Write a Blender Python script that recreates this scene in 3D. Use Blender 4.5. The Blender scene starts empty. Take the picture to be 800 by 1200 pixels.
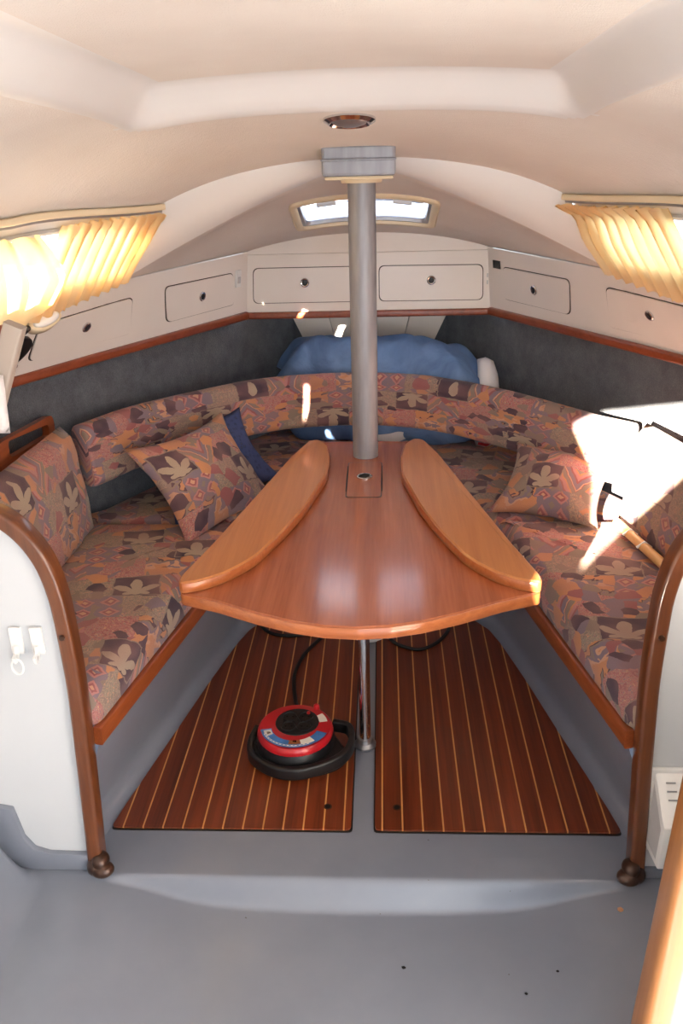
import bpy, bmesh, math, random
from mathutils import Vector, Matrix
random.seed(7)
SC = bpy.context.scene
COL = SC.collection

# ------------------------------------------------------------------ camera, sky, sun, exposure
cam_d = bpy.data.cameras.new('camera'); cam = bpy.data.objects.new('camera', cam_d); COL.objects.link(cam)
cam_d.sensor_fit = 'VERTICAL'; cam_d.sensor_height = 24.0; cam_d.sensor_width = 16.0
cam_d.lens = 24.0 * 992.0 / 1200.0
cam_d.clip_start = 0.02
_R = [[0.998715, 0.006850, 0.050219], [0.043588, 0.389512, -0.919990], [-0.025863, 0.920996, 0.388712]]
cam.matrix_world = Matrix.Translation((0.056, 0.0, 1.5)) @ Matrix(_R).to_4x4()
SC.camera = cam

SUN_DIR = Vector((0.43, 1.0, -0.27)).normalized()
world = bpy.data.worlds.new('sky'); SC.world = world; world.use_nodes = True
bg = world.node_tree.nodes['Background']; bg.inputs[0].default_value = (0.80, 0.90, 1.0, 1); bg.inputs[1].default_value = 2.5
sun_d = bpy.data.lights.new('sun_offscreen', 'SUN'); sun_d.energy = 80.0; sun_d.angle = 0.01; sun_d.color = (1.0, 0.86, 0.68)
sun = bpy.data.objects.new('sun_offscreen', sun_d); COL.objects.link(sun)
sun.rotation_euler = SUN_DIR.to_track_quat('-Z', 'Y').to_euler()
vs = SC.view_settings
vs.view_transform = 'Standard'; vs.look = 'None'; vs.gamma = 1.0; vs.use_curve_mapping = False
vs.exposure = 0.8

# ---- GEO (pure functions describing the hull, in metres; x to starboard, y forward, z up) ----
def lerp(a, b, t): return a + (b - a) * t
def lerp3(a, b, t): return tuple(lerp(p, q, t) for p, q in zip(a, b))
def sstep(a, b, x):
    t = max(0.0, min(1.0, (x - a) / (b - a))); return t * t * (3 - 2 * t)
def pline(keys, s):
    if s <= keys[0][0]: i = 0
    else:
        i = len(keys) - 2
        for k in range(len(keys) - 1):
            if s <= keys[k + 1][0]: i = k; break
    a, b = keys[i], keys[i + 1]
    t = (s - a[0]) / (b[0] - a[0])
    return tuple(lerp(p, q, t) for p, q in zip(a[1:], b[1:]))
FB = [(0.0, .454, 3.20), (0.42, .83, 2.49), (0.62, 1.0, 2.15), (1.0, 1.20, 1.48)]
FT = [(0.0, .435, 3.20), (0.42, .70, 2.49), (0.62, .785, 2.12), (1.0, .88, 1.48)]
def fas(s, t, side=-1, off=0.0):
    """locker face: s from the bow corner aft, t from the wooden edge up; off = towards the cabin"""
    bx, by = pline(FB, s); tx, ty = pline(FT, s)
    x, y, z = lerp(bx, tx, t), lerp(by, ty, t), lerp(.955, 1.18, t)
    return (side * (x - off * .85), y - off * .5, z)
def ceil_z(x, y):
    k = sstep(1.7, 2.45, y); d = y - 1.9
    zc = 1.594 - .03 * d - .158 * (math.sqrt(d * d + .0225) + d) / 2
    a = lerp(.0127, .271, k); b = lerp(.465, .279, k)
    return zc - a * x * x - b * x ** 4
def rail_x(y):
    if y > 1.92: return .78 - (y - 1.92) * .445
    return min(.80, .78 + (1.92 - y) * .2)
def cab(p, s, side=-1, off=0.0):
    """sloping cabin side: p from the bow end aft, s from locker top up to the curtain rail"""
    ty = lerp(2.43, 1.30, p); tx = rail_x(ty); tz = ceil_z(tx, ty)
    bx, by = pline([(0, .70, 2.49), (.38, .82, 2.05), (1, .90, 1.30)], p)
    bz = lerp(1.18, 1.16, p)
    return (side * (lerp(bx, tx, s) - off * .75), lerp(by, ty, s) - off * .3, lerp(bz, tz, s) - off * .5)
def fore(u, v, off=0.0):
    """foredeck lining: u -1..1 across, v 0 at the arch .. 1 at the bow lockers"""
    y = lerp(2.50, 3.21, v)
    hw = lerp(.70, .445, v)
    zc = pline([(2.5, 1.475), (2.8, 1.385), (3.0, 1.297), (3.21, 1.238)], y)[0]; A = zc - 1.18
    return (u * hw, y, zc - A * abs(u) ** (1.25 + .95 * sstep(0, .4, v)) - off)
# ---- END GEO ----

# ------------------------------------------------------------------ node helpers and materials
class NB:
    def __init__(self, name, rough=0.5, metal=0.0, color=(.8, .8, .8)):
        self.m = bpy.data.materials.new(name); self.m.use_nodes = True
        self.nt = self.m.node_tree; self.b = self.nt.nodes['Principled BSDF']
        self.b.inputs['Roughness'].default_value = rough; self.b.inputs['Metallic'].default_value = metal
        self.b.inputs['Base Color'].default_value = (*color, 1)
    def n(self, t): return self.nt.nodes.new(t)
    def put(self, sock, v):
        if hasattr(v, 'is_output'): self.nt.links.new(v, sock)
        elif isinstance(v, (tuple, list)) and sock.type == 'RGBA' and len(v) == 3: sock.default_value = (*v, 1)
        else: sock.default_value = v
    def f(self, op, a, b=0.0, c=0.0):
        x = self.n('ShaderNodeMath'); x.operation = op
        for i, v in enumerate((a, b, c)): self.put(x.inputs[i], v)
        return x.outputs[0]
    def mix(self, fac, a, b, mode='MIX'):
        x = self.n('ShaderNodeMix'); x.data_type = 'RGBA'; x.blend_type = mode
        self.put(x.inputs[0], fac); self.put(x.inputs[6], a); self.put(x.inputs[7], b); return x.outputs[2]
    def ramp(self, fac, stops, const=True):
        x = self.n('ShaderNodeValToRGB'); e = x.color_ramp.elements
        x.color_ramp.interpolation = 'CONSTANT' if const else 'LINEAR'
        while len(e) > 1: e.remove(e[-1])
        e[0].position = stops[0][0]; e[0].color = (*stops[0][1], 1)
        for p, c in stops[1:]:
            q = e.new(p); q.color = (*c, 1)
        self.put(x.inputs[0], fac); return x.outputs[0]
    def coord(self, kind='Object', scale=(1, 1, 1), rot=(0, 0, 0)):
        t = self.n('ShaderNodeTexCoord'); mp = self.n('ShaderNodeMapping')
        mp.inputs['Scale'].default_value = scale; mp.inputs['Rotation'].default_value = rot
        self.nt.links.new(t.outputs[kind], mp.inputs[0]); return mp.outputs[0]
    def noise(self, vec, scale=5, detail=3, rough=.5, dist=0.0):
        x = self.n('ShaderNodeTexNoise'); self.put(x.inputs['Vector'], vec)
        x.inputs['Scale'].default_value = scale; x.inputs['Detail'].default_value = detail
        x.inputs['Roughness'].default_value = rough; x.inputs['Distortion'].default_value = dist
        return x.outputs['Fac'], x.outputs['Color']
    def voro(self, vec, scale=5, out='Color', feat='F1'):
        x = self.n('ShaderNodeTexVoronoi'); x.feature = feat; self.put(x.inputs['Vector'], vec); x.inputs['Scale'].default_value = scale
        return x.outputs[out]
    def bump(self, h, strength=.3, dist=.002):
        x = self.n('ShaderNodeBump'); x.inputs['Strength'].default_value = strength; x.inputs['Distance'].default_value = dist
        self.put(x.inputs['Height'], h); self.nt.links.new(x.outputs[0], self.b.inputs['Normal'])
    def base(self, c): self.put(self.b.inputs['Base Color'], c)
    def coat(self, w=.5, r=.15): self.b.inputs['Coat Weight'].default_value = w; self.b.inputs['Coat Roughness'].default_value = r

def srgb(r, g, b):
    return tuple(((c / 255) / 12.92 if c / 255 <= .04045 else ((c / 255 + .055) / 1.055) ** 2.4) for c in (r, g, b))
M = {}
def plain(name, col, rough=.5, metal=0.0, var=.06, scale=9, bump=0.0, bscale=300, coat=0.0):
    k = NB(name, rough, metal); v = k.coord('Object')
    f, _ = k.noise(v, scale, 4)
    lo = tuple(c * (1 - var) for c in col); hi = tuple(min(1, c * (1 + var)) for c in col)
    k.base(k.ramp(f, [(.3, lo), (.7, hi)], False))
    if bump: k.bump(k.noise(v, bscale, 2)[0], bump, .002)
    if coat: k.coat(coat)
    M[name] = k.m; return k.m
def wood(name, c1, c2, grain='y', rough=.35, coat=.3, streak=28, perobj=0.0):
    k = NB(name, rough); sc = {'x': (1.2, streak, streak), 'y': (streak, 1.2, streak), 'z': (streak, streak, 1.2)}[grain]
    v = k.coord('Object', sc); fi = tuple(q * 6 for q in sc)
    f, _ = k.noise(v, 1.0, 5, .6, .6); g, _ = k.noise(k.coord('Object', fi), 1.0, 3)
    h = k.f('ADD', k.f('MULTIPLY', f, .75), k.f('MULTIPLY', g, .25))
    c = k.ramp(h, [(.32, c1), (.68, c2)], False)
    if perobj:
        oi = k.n('ShaderNodeObjectInfo')
        c = k.mix(1.0, c, k.ramp(oi.outputs['Random'], [(0, (1 - perobj,) * 3), (1, (1, 1, 1))], False), 'MULTIPLY')
    k.base(c); k.bump(g, .08, .001)
    if coat: k.coat(coat, .12)
    M[name] = k.m; return k.m

def fabric(name, off=(0, 0), su=.125, sv=.105, gain=1.0):
    """woven patchwork: dark squares with pale leaves, chevrons, scribbled pink, orange bands"""
    k = NB(name, .85); k.b.inputs['Sheen Weight'].default_value = .15
    P = lambda r, g, b: tuple(min(1, c * gain) for c in srgb(r, g, b))
    uv = k.n('ShaderNodeUVMap'); uv.uv_map = 'UVMap'
    nz = k.n('ShaderNodeTexNoise'); nz.inputs['Scale'].default_value = 28; nz.inputs['Detail'].default_value = 2
    k.put(nz.inputs['Vector'], uv.outputs[0])
    vm = k.n('ShaderNodeVectorMath'); vm.operation = 'MULTIPLY_ADD'
    k.put(vm.inputs[0], nz.outputs['Color']); vm.inputs[1].default_value = (.018, .018, 0); k.put(vm.inputs[2], uv.outputs[0])
    s = k.n('ShaderNodeSeparateXYZ'); k.put(s.inputs[0], vm.outputs[0])
    V = k.f('ADD', k.f('DIVIDE', s.outputs[1], sv), off[1] + 200.0); j = k.f('FLOOR', V)
    U = k.f('ADD', k.f('ADD', k.f('DIVIDE', s.outputs[0], su), off[0] + 200.0), k.f('MULTIPLY', k.f('MODULO', j, 3.0), .37)); i = k.f('FLOOR', U)
    a = k.f('SUBTRACT', k.f('SUBTRACT', U, i), .5); b = k.f('SUBTRACT', k.f('SUBTRACT', V, j), .5)
    typ = k.f('MODULO', k.f('ADD', i, k.f('MULTIPLY', j, 2.0)), 6.0)
    cid = k.n('ShaderNodeCombineXYZ'); k.put(cid.inputs[0], i); k.put(cid.inputs[1], j)
    wn = k.n('ShaderNodeTexWhiteNoise'); wn.noise_dimensions = '2D'; k.put(wn.inputs['Vector'], cid.outputs[0])
    dark, beige = P(74, 54, 68), P(176, 156, 136)
    pink, rose, orange, olive, lav, peach = P(196, 132, 126), P(158, 90, 92), P(206, 140, 96), P(142, 126, 112), P(132, 116, 128), P(212, 160, 128)
    # leaf square
    b2 = k.f('ADD', b, .30); rho = k.f('SQRT', k.f('ADD', k.f('MULTIPLY', a, a), k.f('MULTIPLY', b2, b2)))
    th = k.f('ARCTAN2', a, b2)
    R = k.f('ADD', .16, k.f('MULTIPLY', .48, k.f('MULTIPLY', k.f('ABSOLUTE', k.f('COSINE', k.f('MULTIPLY', th, 3.0))), k.f('MAXIMUM', k.f('COSINE', k.f('MULTIPLY', th, .62)), 0.0))))
    leaf = k.f('LESS_THAN', rho, R)
    inb = k.f('LESS_THAN', k.f('MAXIMUM', k.f('ABSOLUTE', a), k.f('ABSOLUTE', b)), .47)
    t0 = k.mix(inb, olive, k.mix(leaf, dark, beige))
    # chevrons
    w = k.f('FRACT', k.f('ADD', k.f('MULTIPLY', k.f('SUBTRACT', k.f('MULTIPLY', k.f('ABSOLUTE', a), 1.7), b), 1.05), 5.2))
    t1 = k.ramp(w, [(0, pink), (.18, rose), (.30, lav), (.55, peach), (.62, rose), (.66, olive), (.9, orange)])
    # scribble
    sc, _ = k.noise(vm.outputs[0], 62, 2, .5, 2.2)
    t2 = k.ramp(sc, [(0, rose), (.40, pink), (.48, rose), (.53, peach), (.58, lav), (.64, pink)])
    # bands
    bd, _ = k.noise(vm.outputs[0], 20, 2, .4, 1.0)
    w3 = k.f('FRACT', k.f('ADD', k.f('MULTIPLY', V, 1.0), k.f('MULTIPLY', bd, 1.6)))
    t3 = k.ramp(w3, [(0, orange), (.28, peach), (.42, lav), (.60, olive), (.72, dark), (.80, orange)])
    c = k.mix(k.f('COMPARE', typ, 1.0, .4), t0, t1); c = k.mix(k.f('COMPARE', typ, 2.0, .4), c, t2); c = k.mix(k.f('COMPARE', typ, 3.0, .4), c, t3)
    # lozenges, and quiet olive ground
    dd = k.f('ADD', k.f('ABSOLUTE', k.f('SUBTRACT', k.f('FRACT', k.f('MULTIPLY', U, 2.0)), .5)), k.f('ABSOLUTE', k.f('SUBTRACT', k.f('FRACT', k.f('MULTIPLY', V, 2.0)), .5)))
    t4 = k.ramp(dd, [(0, peach), (.16, rose), (.30, pink), (.44, lav), (.8, olive)])
    t5 = k.ramp(sc, [(0, olive), (.46, beige), (.52, olive), (.60, peach), (.66, lav)])
    c = k.mix(k.f('COMPARE', typ, 4.0, .4), c, t4); c = k.mix(k.f('COMPARE', typ, 5.0, .4), c, t5)
    # scattered shards over it
    vc = k.n('ShaderNodeTexVoronoi'); vc.inputs['Scale'].default_value = 24; k.put(vc.inputs['Vector'], vm.outputs[0])
    sp = k.n('ShaderNodeSeparateColor'); k.put(sp.inputs[0], vc.outputs['Color'])
    shard = k.ramp(sp.outputs[1], [(0, dark), (.25, olive), (.5, orange), (.72, lav), (.88, rose)])
    c = k.mix(k.f('MULTIPLY', k.f('GREATER_THAN', sp.outputs[0], .68), k.f('GREATER_THAN', typ, .5)), c, shard)
    # hue drift and thread
    dr, _ = k.noise(uv.outputs[0], 9, 2)
    c = k.mix(k.ramp(dr, [(.35, (0, 0, 0)), (.65, (.42, .42, .42))], False), c, P(164, 120, 114))
    th2, _ = k.noise(uv.outputs[0], 520, 2)
    c = k.mix(1.0, c, k.ramp(th2, [(.25, (.78, .78, .78)), (.75, (1, 1, 1))], False), 'MULTIPLY')
    k.base(c); k.bump(th2, .25, .002)
    M[name] = k.m; return k.m

plain('gelcoat', srgb(224, 220, 217), .35, 0, .03, 3, coat=.15)
plain('bulk_white', srgb(212, 216, 220), .4, 0, .02, 3, coat=.2)
plain('locker_white', srgb(240, 233, 226), .4, 0, .03, 4, coat=.15)
k = NB('headliner', .8); v = k.coord('Object')
fa, _ = k.noise(v, 2.5, 3); k.base(k.ramp(fa, [(.3, srgb(216, 205, 196)), (.7, srgb(229, 221, 213))], False))
k.bump(k.f('ADD', k.noise(k.coord('Object', (60, 160, 60)), 1, 3)[0], k.noise(v, 420, 1)[0]), .35, .004); M['headliner'] = k.m
k = NB('floor_paint', .38); v = k.coord('Object')
fa, _ = k.noise(v, 3, 5, .6); sp, _ = k.noise(v, 55, 2)
c = k.ramp(fa, [(.3, srgb(122, 128, 142)), (.7, srgb(134, 140, 152))], False)
c = k.mix(k.f('GREATER_THAN', sp, .80), c, srgb(95, 95, 98)); k.base(c); k.bump(k.noise(v, 160, 2)[0], .06, .002); k.coat(.3, .2); M['floor_paint'] = k.m
k = NB('carpet', .95); v = k.coord('Object')
fa, _ = k.noise(v, 16, 5, .7); fb, _ = k.noise(v, 300, 2)
c = k.ramp(fa, [(.3, srgb(84, 88, 96)), (.7, srgb(112, 115, 122))], False)
k.base(k.mix(1.0, c, k.ramp(fb, [(.3, (.65, .65, .65)), (.7, (1, 1, 1))], False), 'MULTIPLY')); k.bump(fb, .5, .004); k.b.inputs['Sheen Weight'].default_value = .2; M['carpet'] = k.m
wood('teak_plank', srgb(92, 36, 16), srgb(140, 62, 28), 'y', .4, .25, 40, .22)
plain('holly', srgb(216, 156, 88), .45, 0, .1, 20)
wood('table_wood', srgb(142, 72, 44), srgb(182, 104, 64), 'y', .25, .5, 26)
wood('leaf_wood', srgb(172, 104, 56), srgb(196, 128, 74), 'y', .28, .45, 34)
wood('edge_wood', srgb(158, 84, 44), srgb(188, 110, 62), 'x', .3, .4, 60)
wood('trim_wood_v', srgb(84, 44, 24), srgb(124, 70, 36), 'z', .28, .5, 30)
wood('locker_wood', srgb(118, 52, 28), srgb(150, 72, 40), 'y', .35, .35, 30)
wood('seat_trim_wood', srgb(128, 60, 28), srgb(164, 86, 44), 'y', .35, .35, 30)
wood('jamb_wood', srgb(146, 92, 50), srgb(176, 120, 70), 'z', .35, .3, 26)
wood('pole_wood', srgb(214, 160, 96), srgb(232, 186, 124), 'y', .4, .2, 60)
fabric('fabric_seat'); fabric('fabric_bolster', (0.3, .4), .13, .16); fabric('fabric_back', (2.2, .7), .12, .11); fabric('fabric_pillow', (1.4, .1), .11, .10)
k = NB('navy_cloth', .85); v = k.coord('Object')
vv = k.voro(v, 60, 'Distance'); k.base(k.ramp(vv, [(.0, srgb(120, 120, 110)), (.12, srgb(48, 58, 92)), (.5, srgb(62, 76, 120))], False)); M['navy_cloth'] = k.m
k = NB('blue_canvas', .6); v = k.coord('Object')
fa, _ = k.noise(v, 6, 4, .6, .8); k.base(k.ramp(fa, [(.3, srgb(78, 108, 156)), (.7, srgb(116, 150, 196))], False)); k.bump(fa, .5, .02); M['blue_canvas'] = k.m
plain('white_canvas', srgb(235, 235, 238), .6, 0, .03)
plain('red_cloth', srgb(176, 32, 40), .6); plain('dark_blue_cloth', srgb(34, 50, 110), .6)
plain('brushed', srgb(165, 165, 168), .38, .85, .08, 30)
k = NB('mast_alloy', .5, .35); v = k.coord('Object', (1, 1, .15)); f, _ = k.noise(v, 40, 3)
k.base(k.ramp(f, [(.3, srgb(140, 142, 150)), (.7, srgb(164, 166, 174))], False)); M['mast_alloy'] = k.m
plain('chrome', srgb(215, 215, 218), .12, 1.0, .02)
plain('cream_plastic', srgb(226, 208, 176), .45, 0, .04)
plain('grey_bounce_damper', srgb(150, 150, 154), .6, 0, .04)
plain('post_beige', srgb(172, 158, 146), .5, 0, .04)
plain('white_plastic', srgb(240, 240, 238), .35, 0, .02)
plain('gray_plastic', srgb(200, 200, 200), .45, 0, .03)
plain('black_plastic', srgb(24, 24, 26), .4, 0, .1); plain('black_rubber', srgb(20, 20, 22), .55, 0, .1)
plain('red_plastic', srgb(190, 26, 36), .3, 0, .05, coat=.3)
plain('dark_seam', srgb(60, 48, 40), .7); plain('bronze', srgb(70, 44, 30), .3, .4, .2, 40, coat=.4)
plain('hole_shade_and_speck', srgb(14, 12, 10), .9)  # near-black that paints shade into holes and slots; also print and dirt specks
plain('label_blue', srgb(70, 130, 200), .35, 0, .25, 30); plain('label_brown', srgb(150, 90, 50), .4, 0, .3, 60); plain('paper_white', srgb(240, 238, 230), .6)
plain('ink_blue', srgb(60, 130, 210), .5); plain('ink_gray', srgb(150, 152, 155), .6); plain('crumb', srgb(206, 150, 112), .8, 0, .2, 60)
plain('towel', srgb(222, 214, 212), .9, 0, .08, 60, .5)
k = NB('curtain_cloth', .9)
nt = k.nt; d = nt.nodes.new('ShaderNodeBsdfDiffuse'); t = nt.nodes.new('ShaderNodeBsdfTranslucent'); mx = nt.nodes.new('ShaderNodeMixShader')
fa, _ = k.noise(k.coord('Object'), 14, 3)
cc = k.ramp(fa, [(.3, srgb(240, 216, 182)), (.7, srgb(246, 226, 196))], False)
k.put(d.inputs[0], cc); k.put(t.inputs[0], k.ramp(fa, [(.3, srgb(252, 218, 150)), (.7, srgb(255, 228, 168))], False)); mx.inputs[0].default_value = .65
nt.links.new(d.outputs[0], mx.inputs[1]); nt.links.new(t.outputs[0], mx.inputs[2]); nt.links.new(mx.outputs[0], nt.nodes['Material Output'].inputs[0]); M['curtain_cloth'] = k.m
def pane(name, tint):
    k = NB(name, .05); nt = k.nt; tr = nt.nodes.new('ShaderNodeBsdfTransparent'); gl = nt.nodes.new('ShaderNodeBsdfGlossy'); mx = nt.nodes.new('ShaderNodeMixShader')
    tr.inputs[0].default_value = (*tint, 1); gl.inputs['Roughness'].default_value = .05; mx.inputs[0].default_value = .07
    f, _ = k.noise(k.coord('Object'), 5, 2); k.put(tr.inputs[0], k.ramp(f, [(.3, tint), (.7, tuple(min(1, c * 1.03) for c in tint))], False))
    nt.links.new(tr.outputs[0], mx.inputs[1]); nt.links.new(gl.outputs[0], mx.inputs[2]); nt.links.new(mx.outputs[0], nt.nodes['Material Output'].inputs[0]); M[name] = k.m
pane('window_glass', (.93, .95, .96)); pane('hatch_acrylic', (.84, .85, .95))

# ------------------------------------------------------------------ object helpers
def wloc(o):
    v = Vector((0, 0, 0))
    while o: v += o.location; o = o.parent
    return v
def mesh(name, verts, faces, mat, parent=None, uv=None, smooth=True, mats=None, fmat=None, sharp=None):
    o0 = wloc(parent) if parent else Vector((0, 0, 0))
    me = bpy.data.meshes.new(name)
    me.from_pydata([(v[0] - o0.x, v[1] - o0.y, v[2] - o0.z) for v in verts], [], faces)
    for m in (mats or [mat]): me.materials.append(M[m])
    if fmat:
        for p, i in zip(me.polygons, fmat): p.material_index = i
    if uv:
        l = me.uv_layers.new(name='UVMap')
        for lp in me.loops: l.data[lp.index].uv = uv[lp.vertex_index]
    if smooth:
        for p in me.polygons: p.use_smooth = True
        if sharp: me.set_sharp_from_angle(angle=math.radians(sharp))
    me.validate(); me.update()
    o = bpy.data.objects.new(name, me); COL.objects.link(o)
    if parent: o.parent = parent
    return o
def from_bm(name, bm, mat, parent=None, smooth=False, sharp=35):
    bmesh.ops.recalc_face_normals(bm, faces=bm.faces[:])
    bm.verts.index_update()
    vs_ = [tuple(v.co) for v in bm.verts]; fs = [[v.index for v in f.verts] for f in bm.faces]; bm.free()
    return mesh(name, vs_, fs, mat, parent, smooth=smooth, sharp=sharp if smooth else None)
def tag(o, label, cat, group=None, kind=None):
    o['label'] = label; o['category'] = cat
    if group: o['group'] = group
    if kind: o['kind'] = kind
    return o
def thing(name, label, cat, loc, group=None, kind=None):
    o = bpy.data.objects.new(name, None); COL.objects.link(o); o.location = loc; o.empty_display_size = .05
    return tag(o, label, cat, group, kind)
def box(name, c, s, mat, parent=None, bev=.003, rot=None, seg=2):
    bm = bmesh.new(); bmesh.ops.create_cube(bm, size=1.0)
    bmesh.ops.scale(bm, vec=s, verts=bm.verts)
    if bev: bmesh.ops.bevel(bm, geom=bm.edges[:], offset=bev, segments=seg, profile=.5, affect='EDGES')
    if rot: bmesh.ops.rotate(bm, verts=bm.verts, cent=(0, 0, 0), matrix=rot)
    bmesh.ops.translate(bm, vec=c, verts=bm.verts)
    return from_bm(name, bm, mat, parent, True, 20)
def loft(name, rings, mat, parent=None, closed=True, caps=True, uv=None, smooth=True, sharp=None):
    n = len(rings[0]); V = [p for r in rings for p in r]; F = []
    for a in range(len(rings) - 1):
        for i in range(n if closed else n - 1):
            j = (i + 1) % n; F.append((a * n + i, a * n + j, (a + 1) * n + j, (a + 1) * n + i))
    if caps and closed: F.append(tuple(range(n))[::-1]); F.append(tuple((len(rings) - 1) * n + i for i in range(n)))
    return mesh(name, V, F, mat, parent, uv, smooth, sharp=sharp)
def sheet(name, fn, us, vs_, mat, parent=None, skip=None, smooth=True, mats=None, mfn=None, uvf=None, thick=0.0):
    V = [fn(u, v) for v in vs_ for u in us]; n = len(us); F = []; fm = []
    for b in range(len(vs_) - 1):
        for a in range(n - 1):
            um, vm_ = (us[a] + us[a + 1]) / 2, (vs_[b] + vs_[b + 1]) / 2
            if skip and skip(um, vm_): continue
            F.append((b * n + a, b * n + a + 1, (b + 1) * n + a + 1, (b + 1) * n + a)); fm.append(mfn(um, vm_) if mfn else 0)
    uv = [uvf(u, v) for v in vs_ for u in us] if uvf else None
    o = mesh(name, V, F, mat, parent, uv, smooth, mats, fm if mfn else None)
    if thick:
        md = o.modifiers.new('thickness', 'SOLIDIFY'); md.thickness = thick; md.offset = 0
    return o
def frange(a, b, n): return [a + (b - a) * i / n for i in range(n + 1)]
def catmull(pts, per=8):
    out = []; P_ = [Vector(p) for p in pts]; P_ = [2 * P_[0] - P_[1]] + P_ + [2 * P_[-1] - P_[-2]]
    for i in range(1, len(P_) - 2):
        for q in range(per):
            t = q / per; a, b, c, d_ = P_[i - 1], P_[i], P_[i + 1], P_[i + 2]
            out.append(.5 * ((2 * b) + (c - a) * t + (2 * a - 5 * b + 4 * c - d_) * t * t + (3 * b - a - 3 * c + d_) * t ** 3))
    out.append(P_[-2]); return out
def sweep(name, path, prof, mat, parent=None, up=(0, 0, 1), closed_prof=True, smooth=True, sharp=40, scale=None):
    """prof in (side, up) metres swept along path; side = tangent x up"""
    path = [Vector(p) for p in path]; rings = []; up = Vector(up)
    for i, p in enumerate(path):
        t = (path[min(i + 1, len(path) - 1)] - path[max(i - 1, 0)]).normalized()
        sd = t.cross(up)
        if sd.length < 1e-4: sd = Vector((1, 0, 0))
        sd.normalize(); w = sd.cross(t).normalized(); s_ = scale(i / (len(path) - 1)) if scale else 1
        rings.append([tuple(p + sd * a * s_ + w * b * s_) for a, b in prof])
    return loft(name, rings, mat, parent, closed_prof, True, None, smooth, sharp)
def circ(r, n=12, ry=None): return [(r * math.cos(2 * math.pi * i / n), (ry or r) * math.sin(2 * math.pi * i / n)) for i in range(n)]
def tube(name, path, r, mat, parent=None, n=10, up=(0, 0, 1)): return sweep(name, path, circ(r, n), mat, parent, up)
def rrect(w, h, r, n=4):
    out = []
    for cx_, cy_, a0 in ((w - r, h - r, 0), (-w + r, h - r, 90), (-w + r, -h + r, 180), (w - r, -h + r, 270)):
        for q in range(n + 1):
            a = math.radians(a0 + 90 * q / n); out.append((cx_ + r * math.cos(a), cy_ + r * math.sin(a)))
    return out
def lathe(name, prof, c, mat, parent=None, n=24, axis='z', sharp=35):
    rings = []
    for r, h in prof:
        ring = []
        for i in range(n):
            a = 2 * math.pi * i / n; x, y = r * math.cos(a), r * math.sin(a)
            ring.append((c[0] + x, c[1] + y, c[2] + h) if axis == 'z' else (c[0] + x, c[1] + h, c[2] - y))
        rings.append(ring)
    return loft(name, rings, mat, parent, True, True, None, True, sharp)
def prism(name, poly, z0, z1, mat, parent=None, bev=0.0, smooth=True):
    bm = bmesh.new(); vb = [bm.verts.new((p[0], p[1], z0)) for p in poly]; f = bm.faces.new(vb)
    r = bmesh.ops.extrude_face_region(bm, geom=[f]); tv = [g for g in r['geom'] if isinstance(g, bmesh.types.BMVert)]
    bmesh.ops.translate(bm, vec=(0, 0, z1 - z0), verts=tv)
    if bev:
        es = [e for e in bm.edges if abs(e.verts[0].co.z - z1) < 1e-6 and abs(e.verts[1].co.z - z1) < 1e-6]
        bmesh.ops.bevel(bm, geom=es, offset=bev, segments=1, profile=.5, affect='EDGES')
    return from_bm(name, bm, mat, parent, smooth, 30)
def prism_y(name, poly_xz, y0, y1, mat, parent=None, bev=0.0):
    bm = bmesh.new(); vb = [bm.verts.new((p[0], y0, p[1])) for p in poly_xz]; f = bm.faces.new(vb)
    r = bmesh.ops.extrude_face_region(bm, geom=[f]); tv = [g for g in r['geom'] if isinstance(g, bmesh.types.BMVert)]
    bmesh.ops.translate(bm, vec=(0, y1 - y0, 0), verts=tv)
    if bev: bmesh.ops.bevel(bm, geom=bm.edges[:], offset=bev, segments=2, profile=.5, affect='EDGES')
    return from_bm(name, bm, mat, parent, True, 40)
def clip(poly, a, b, c):
    """keep a*x+b*y<=c"""
    out = []
    for i in range(len(poly)):
        p, q = poly[i], poly[(i + 1) % len(poly)]; dp, dq = a * p[0] + b * p[1] - c, a * q[0] + b * q[1] - c
        if dp <= 0: out.append(p)
        if dp * dq < 0: t = dp / (dp - dq); out.append((lerp(p[0], q[0], t), lerp(p[1], q[1], t)))
    return out
def round_poly(poly, rad, n=4):
    out = []; N = len(poly)
    for i in range(N):
        p = Vector(poly[i]); a = Vector(poly[i - 1]) - p; b = Vector(poly[(i + 1) % N]) - p
        r = rad[i] if isinstance(rad, (list, tuple)) else rad
        if r <= 0: out.append(tuple(p)); continue
        r = min(r, a.length * .49, b.length * .49); s_, e = p + a.normalized() * r, p + b.normalized() * r
        for q in range(n + 1):
            t = q / n; w = s_ * (1 - t) ** 2 + p * 2 * t * (1 - t) + e * t * t; out.append((w.x, w.y))
    return out
def mirror(poly): return [(-p[0], p[1]) for p in poly][::-1]
def resample(poly, step):
    out = []
    for i in range(len(poly)):
        a, b = Vector(poly[i]), Vector(poly[(i + 1) % len(poly)]); k_ = max(1, int((b - a).length / step))
        for q in range(k_): w = a.lerp(b, q / k_); out.append((w.x, w.y))
    return out
def hashn(x, y, s=1.0):
    return math.sin(x * 7.1 * s + 1.3) * math.sin(y * 6.3 * s + .7) * .5 + math.sin(x * 13.7 * s + y * 11.1 * s) * .3 + math.sin(x * 23.0 * s - y * 19.0 * s + 2) * .2
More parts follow.
